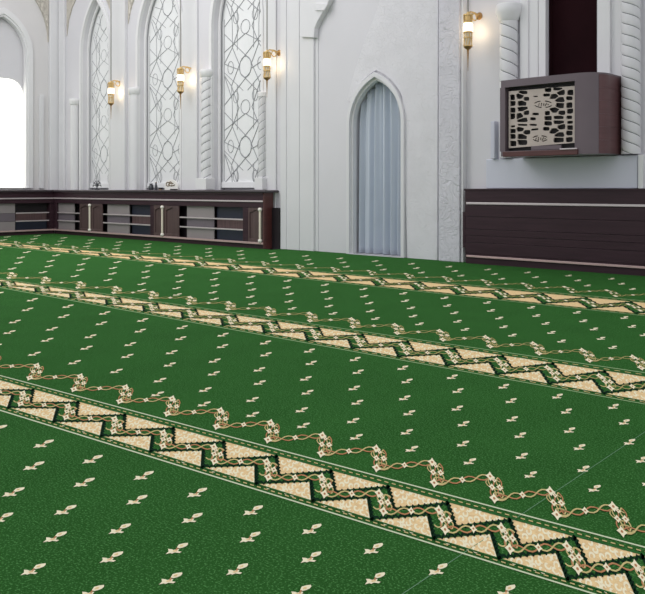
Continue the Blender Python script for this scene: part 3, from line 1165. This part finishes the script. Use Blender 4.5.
def floor_pt(px):
    if px is None or px[1] < 226 or px[1] > 1150:
        return None
    k_ = F * EH / (px[1] - HOR)
    X, Y = (px[0] - CX) / F * k_, k_
    s = X * E1[0] + Y * E1[1]
    t = X * EM[0] + Y * EM[1]
    if t > 8.66 or s < sC + .06 or s > 2.6 or t < -1.5:
        return None
    return s, t


class Pat:
    def __init__(self):
        self.mb = MB()
        self.slots = []

    def slot(self, m):
        if m not in self.slots:
            self.slots.append(m)
        self.mb.cur = self.slots.index(m)

    def poly(self, b, pts, z, m):
        q = [floor_pt(lat_px(b, u, v)) for u, v in pts]
        if any(a is None for a in q):
            return
        self.slot(m)
        ar = sum(q[i][0] * q[(i + 1) % len(q)][1] - q[(i + 1) % len(q)][0] * q[i][1] for i in range(len(q)))
        if ar < 0:
            q = q[::-1]
        if len(q) > 4:
            tr = tessellate_polygon([[Vector((x, y, 0)) for x, y in q]])
            self.mb.mesh([(x, y, z) for x, y in q], [tuple(t) if ((q[t[1]][0] - q[t[0]][0]) * (q[t[2]][1] - q[t[0]][1]) - (q[t[2]][0] - q[t[0]][0]) * (q[t[1]][1] - q[t[0]][1])) > 0 else tuple(reversed(t)) for t in tr])
        else:
            self.mb.face([(x, y, z) for x, y in q])

    def ribbon(self, b, pts, w, z, m, taper=False):
        # u counts 1.15 x v in real size
        K = 1.2
        P = [(u * K, v) for u, v in pts]
        L, R_ = [], []
        n = len(P)
        for i in range(n):
            dx = P[min(i + 1, n - 1)][0] - P[max(i - 1, 0)][0]
            dy = P[min(i + 1, n - 1)][1] - P[max(i - 1, 0)][1]
            d = math.hypot(dx, dy) or 1
            ww = w / 2
            if taper:
                ww *= .35 + .65 * math.sin(PI * (i + .5) / n)
            L.append(((P[i][0] - dy / d * ww) / K, P[i][1] + dx / d * ww))
            R_.append(((P[i][0] + dy / d * ww) / K, P[i][1] - dx / d * ww))
        for i in range(n - 1):
            self.poly(b, [L[i], L[i + 1], R_[i + 1], R_[i]], z, m)


def flower(P, b, u, v, r, z, far):
    n = 4 if far else 12
    pts = []
    for i in range(n):
        q = 2 * PI * i / n + .5
        rr = r * (1 + (.35 * math.cos(4 * q) if not far else 0))
        pts.append((u + rr * math.cos(q) / 1.2, v + rr * math.sin(q)))
    P.poly(b, pts, z, 'c_cream')
    if not far:
        P.poly(b, [(u + r * .35 * math.cos(2 * PI * i / 6) / 1.2, v + r * .35 * math.sin(2 * PI * i / 6)) for i in range(6)], z + .0006, 'c_rose')


def scroll(P, b, a, c, z, far):
    """wavy double ribbon between two lattice points, with a flower in the middle"""
    dx, dy = (c[0] - a[0]) * 1.2, c[1] - a[1]
    L = math.hypot(dx, dy)
    nx, ny = -dy / L, dx / L
    amp = .055
    N = 6 if far else 16
    wv = 2 if L > .7 else 1
    for sg in (-1, 1):
        pts = []
        for i in range(N + 1):
            q = i / N
            o_ = sg * amp * math.sin(2 * PI * q * wv)
            pts.append((a[0] + (c[0] - a[0]) * q + nx * o_ / 1.2, a[1] + (c[1] - a[1]) * q + ny * o_))
        P.ribbon(b, pts, (.025, .02, .018)[b], z + (.0003 if sg > 0 else 0), 'c_strand' if b else 'c_light' if sg > 0 else 'c_rose')
    flower(P, b, (a[0] + c[0]) / 2, (a[1] + c[1]) / 2, .055, z + .0006, far)


def curls(P, b, tri, z, cnt):
    """cream scrolls filling a tan triangle"""
    (u0, v0), (u1, v1), (u2, v2) = tri
    rnd = random.Random(11)
    spots = []
    tries = 0
    while len(spots) < cnt and tries < 900:
        tries += 1
        a, c = rnd.random(), rnd.random()
        if a + c > 1:
            a, c = 1 - a, 1 - c
        w = (1 - a - c, a, c)
        if min(w) < .07:
            continue
        u = u0 * w[0] + u1 * w[1] + u2 * w[2]
        v = v0 * w[0] + v1 * w[1] + v2 * w[2]
        if all((((u - p) * 1.2) ** 2 + (v - q) ** 2) ** .5 > .098 for p, q in spots):
            spots.append((u, v))
    return spots, [rnd.random() * 6.28 for _ in spots]


# border lattice, one period (u 0..1, v 0 = lower edge of the tan, -.72 = upper edge)
def scallop(a, c, n, amp, side):
    out = []
    dx, dy = (c[0] - a[0]) * 1.2, c[1] - a[1]
    L = math.hypot(dx, dy)
    for i in range(n * 3):
        q = i / (n * 3)
        ph = (i % 3) / 3
        o_ = amp * math.sin(PI * ph) * side
        out.append((a[0] + (c[0] - a[0]) * q - dy / L * o_ / 1.2, a[1] + (c[1] - a[1]) * q + dx / L * o_))
    return out


LT0, LT1, LT2 = (-.09, -.37), (0, 0), (.91, -.37)          # lower-left outline of the green zigzag
RT0, RT1, RT2 = (.21, -.71), (.33, -.33), (1.21, -.71)     # upper-right outline
tri_lo = [(0.0, -.005), (.91, -.36), (1.0, -.005)]
tri_up = [(.22, -.71), (.33, -.34), (1.20, -.71)]
sp_lo, an_lo = curls(None, 0, [(.04, -.01), (.90, -.33), (.985, -.01)], 0, 24)
sp_up, an_up = curls(None, 0, [(.24, -.70), (.35, -.37), (1.16, -.70)], 0, 24)
Z1, Z2, Z3, Z4, Z5 = .0006, .0012, .0018, .0024, .0030

carpet = thing('carpet', 'green wall-to-wall carpet with sprigs and three tan zigzag borders', 'carpet', (0, 0, 0))
carpet['e'].rotation_euler = (0, 0, 0)
cpm = Pat()
cpm.slot('c_green')
be = sx(281, TW - .06) + .004
cpm.mb.plate([(sC - .018, -3.8), (4.4, -3.8), (4.4, TR + .018), (c0 - .003, TR + .018), (c0 - .003, TW - .002), (be, TW - .002), (be, TB + .018), (sC - .018, TB + .018)], [], 0, -.02, 'st')
n0 = 0


def zig(u):                             # height of the outer chain of a border
    q = u % 1.0
    a, b_ = -.02, .93
    if q <= .93:
        return -.97 - .50 * (q / .93)
    return -1.47 + .5 * (q - .93) / .07


def corr(b, u, v):
    """image of (u,v) measured in border b's own units above its edge"""
    if v >= 0:
        return v
    k_ = LAT[b][1]
    uu = min(max(u, -1.5), 22)
    return v / max(.3, k_[2] + k_[3] * uu)


def sprig(b, u, v):
    far = b >= 2
    S = 1.0
    px = lat_px(b, u, v)
    if px is None or floor_pt(px) is None:
        return
    if b > 0:                           # stop at the chain of the next border
        un, vn = inv_lat(b - 1, *px)
        vn = corr(b - 1, un, vn)
        if vn > zig(un) - .13:
            return
    for sh, z, m_ in SPRIG[:2] if far else SPRIG:
        k_ = 1 if b == 0 else .84
        cpm.poly(b, [(u + a * k_, v + c * k_ - (0 if b == 0 else .02)) for a, c in sh], z, m_)


def shape(px):                          # sprig outline drawn once on the near border's grid
    u0, v0 = inv_lat(0, 253, 510.7)
    out = []
    for x, y in px:
        u, v = inv_lat(0, 253 + x / 4.03, 510.7 + y / 4.03)
        out.append((u - u0, v - v0))
    return out


SPRIG = [
    (shape([(-38, 21), (-28, 11), (-31, 2), (-17, 3), (-9, 6), (3, 2), (12, 3), (8, 10), (22, 12), (14, 17), (-4, 15), (-14, 19), (-22, 17)]), Z2, 'c_cream'),
    (shape([(2, -3), (8, -14), (24, -18), (42, -20), (43, -14), (37, -8), (25, -3), (11, 0)]), Z2, 'c_cream'),
    (shape([(-14, 10), (-8, 8), (5, 6), (4, 10), (-8, 13)]), Z3, 'c_tan'),
    (shape([(11, -5), (15, -11), (26, -13), (24, -7)]), Z3, 'c_tan'),
    (shape([(-3, 6), (2, -1), (8, -1), (4, 6)]), Z3 + .0003, 'c_rose'),
]


V0 = [(.4897, .4531, .0657, .0273), (.3993, .4329, .0695, .0342), (.4104, .542, -.0551, .5645), (0, .5, 0, 0)]
for b, (v0, q, dB, dA) in enumerate(V0):
    for u in range(-14, 34):
        for r in range(9 if b < 3 else 3):
            a = r // 2
            sprig(b, u + dA + (dB if r % 2 else 0), v0 + a + (q if r % 2 else 0))
cpm_ob = cpm.mb.build('pile', cpm.slots, None, raw=True)
cpm_ob.parent = carpet['e']

for b in range(3):
    P = Pat()
    far = b == 2
    for i in range(-12, 32):
        def T(pts):
            return [(u + i, v) for u, v in pts]
        if lat_px(b, i, 0) is None:
            continue
        # tan ground and edge lines
        for q in range(4):
            a, c = q / 4, (q + 1) / 4
            P.poly(b, T([(a, .0), (c, .0), (c, -.72), (a, -.72)]), Z1, 'c_tan')
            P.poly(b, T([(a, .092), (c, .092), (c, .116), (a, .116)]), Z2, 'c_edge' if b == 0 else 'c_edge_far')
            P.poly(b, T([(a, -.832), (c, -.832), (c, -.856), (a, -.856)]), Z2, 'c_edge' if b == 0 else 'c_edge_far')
            P.poly(b, T([(a, -.005), (c, -.005), (c, .02), (a, .02)]), Z3, 'c_green2')
            P.poly(b, T([(a, -.70), (c, -.70), (c, -.735), (a, -.735)]), Z3, 'c_green2')
        nd = 8 if b == 0 else 5
        for q in range(nd):
            a = q / nd
            P.poly(b, T([(a, .04), (a + .55 / nd, .04), (a + .55 / nd, .06), (a, .06)]), Z3, 'c_light')
            P.poly(b, T([(a, -.755), (a + .55 / nd, -.755), (a + .55 / nd, -.775), (a, -.775)]), Z3, 'c_light')
        # green zigzag between the two outlines
        P.poly(b, T([LT0, LT1, RT1, RT0]), Z2, 'c_green')
        P.poly(b, T([LT1, LT2, (1.21, -.71), RT1]), Z2 + .0001, 'c_green')
        # dark scalloped outlines
        ns = (6, 4, 3)[b]
        am = .05
        for (p, q_, n_s, sd_) in ((LT0, LT1, ns, 1), (LT1, LT2, ns + 3, -1), (RT0, RT1, ns, 1), (RT1, RT2, ns + 3, 1)):
            line = scallop(p, q_, n_s, am, sd_) + [q_]
            w = .07 if (p in (LT0, RT0)) else .045
            P.ribbon(b, T(line), w, Z3, 'c_dark')
        # scrolls in the zigzag
        c0, c1_, c2 = (.05, -.50), (.15, -.19), (1.05, -.50)
        scroll(P, b, (c0[0] + i, c0[1]), (c1_[0] + i, c1_[1]), Z4, far)
        scroll(P, b, (c1_[0] + i, c1_[1]), (c2[0] + i, c2[1]), Z4, far)
        flower(P, b, c1_[0] + i, c1_[1], .07, Z5, far)
        flower(P, b, c0[0] + i, c0[1], .07, Z5, far)
        # outer chain on plain green
        e0, e1_, e2 = (-.07, -1.44), (-.03, -1.0), (.93, -1.44)
        for p, q_ in ((e0, e1_), (e1_, e2)):
            scroll(P, b, (p[0] + i, p[1]), (q_[0] + i, q_[1]), Z4, far)
        flower(P, b, e1_[0] + i, e1_[1], .075, Z5, far)
        flower(P, b, e0[0] + i, e0[1], .075, Z5, far)
        for p, q_, du in ((e0, e1_, .13), (c0, c1_, .11)):
            scroll(P, b, (p[0] + i + du, p[1] - .02), (q_[0] + i + du, q_[1] - .05), Z4 - .0004, far)
            flower(P, b, p[0] + i + du * .5, p[1] + .06, .04, Z5, far)
        if b < 2:
            P.ribbon(b, T([(-.07 + .17 * math.cos(q) / 1.2 + .06, -1.30 + .10 * math.sin(q)) for q in [j * .5 for j in range(12)]]), .022, Z4, 'c_light')
            for (cu, cv, ru, rv, qa, qb) in ((.19, -.43, .10, .085, 1.7, 5.6), (.03, -.28, .085, .08, -1.4, 2.4)):
                P.ribbon(b, T([(cu + ru * math.cos(qa + (qb - qa) * j / 10) / 1.2, cv + rv * math.sin(qa + (qb - qa) * j / 10)) for j in range(11)]), .024, Z4 - .0002, 'c_light')
            P.ribbon(b, T([(.06 + .12 * math.cos(q) / 1.2, -1.08 + .06 * math.sin(q)) for q in [j * .5 for j in range(12)]]), .022, Z4, 'c_light')
        # cream scrolls on the tan
        for sp, an in ((sp_lo, an_lo), (sp_up, an_up)):
            for kq, ((u, v), q0) in enumerate(zip(sp, an)):
                if b == 0:
                    N, tn = 10, 5.2
                elif b == 1:
                    N, tn = 5, 4.0
                else:
                    continue
                pts = []
                for j in range(N + 1):
                    q = j / N
                    rr = .066 * (1 - .75 * q)
                    pts.append((u + i + rr * math.cos(q0 + tn * q) / 1.2, v + rr * math.sin(q0 + tn * q)))
                P.ribbon(b, pts, .038, Z1 + .00025 + kq * .00001, 'c_cream', True)
    ob = P.mb.build('border_band', P.slots, None, raw=True)
    ob.parent = carpet['e']
    ob['label'] = ('nearest tan zigzag border', 'middle tan zigzag border', 'farthest tan zigzag border')[b]

# thin pale thread lying across the near carpet
P = Pat()
P.slot('c_thread')
q0, q1 = (645, 432), (396, 598.5)
pts = []
for i in range(25):
    x = q0[0] + (q1[0] - q0[0]) * i / 24
    y = q0[1] + (q1[1] - q0[1]) * i / 24
    k_ = F * EH / (y - HOR)
    X = (x - CX) / F * k_
    pts.append((X * E1[0] + k_ * E1[1], X * EM[0] + k_ * EM[1]))
for i in range(24):
    (xa, ya), (xb, yb) = pts[i], pts[i + 1]
    w = .0011
    d = Vector((xb - xa, yb - ya)).normalized()
    nx, ny = -d.y * w, d.x * w
    mid = ((xa + xb) / 2, (ya + yb) / 2)
    zt_ = .0008
    P.mb.face([(xa + nx, ya + ny, zt_), (xa - nx, ya - ny, zt_), (xb - nx, yb - ny, zt_), (xb + nx, yb + ny, zt_)])
so = P.mb.build('seam', P.slots, None, raw=True)
so.parent = carpet['e']
so['label'] = 'thin pale seam line'

# ------------------------------------------------------------------ light
w = bpy.data.worlds.new('soft_daylight')
SC.world = w
w.use_nodes = True
nt = w.node_tree
bg = nt.nodes['Background']
bg.inputs['Color'].default_value = (.955, .957, 1.0, 1)
bg.inputs['Strength'].default_value = .84


def area(name, loc, target, size, energy, color):
    l = bpy.data.lights.new(name, 'AREA')
    l.size = size
    l.energy = energy
    l.color = color
    o = bpy.data.objects.new(name, l)
    COL.objects.link(o)
    o.location = loc
    o.rotation_euler = (Vector(target) - Vector(loc)).to_track_quat('-Z', 'Y').to_euler()
    return o


area('added_fill', (-10.5, 3.5, 6.5), (-12.5, 9, 2), 5, 240, (1, .98, .95))  # unseen soft area light, added to brighten and model the left bays

# ------------------------------------------------------------------ camera
cam = bpy.data.cameras.new('camera')
co = bpy.data.objects.new('camera', cam)
COL.objects.link(co)
co.location = (0, 0, EH)
co.rotation_euler = (PI / 2, 0, YAW)
cam.sensor_fit = 'HORIZONTAL'
cam.sensor_width = 36
cam.lens = 36 * F / 645
cam.shift_x = 0
cam.shift_y = (HOR - 297) / 645
cam.clip_start = .05
SC.camera = co
SC.view_settings.view_transform = 'Standard'
SC.view_settings.look = 'None'
SC.view_settings.exposure = 0
SC.view_settings.gamma = 1
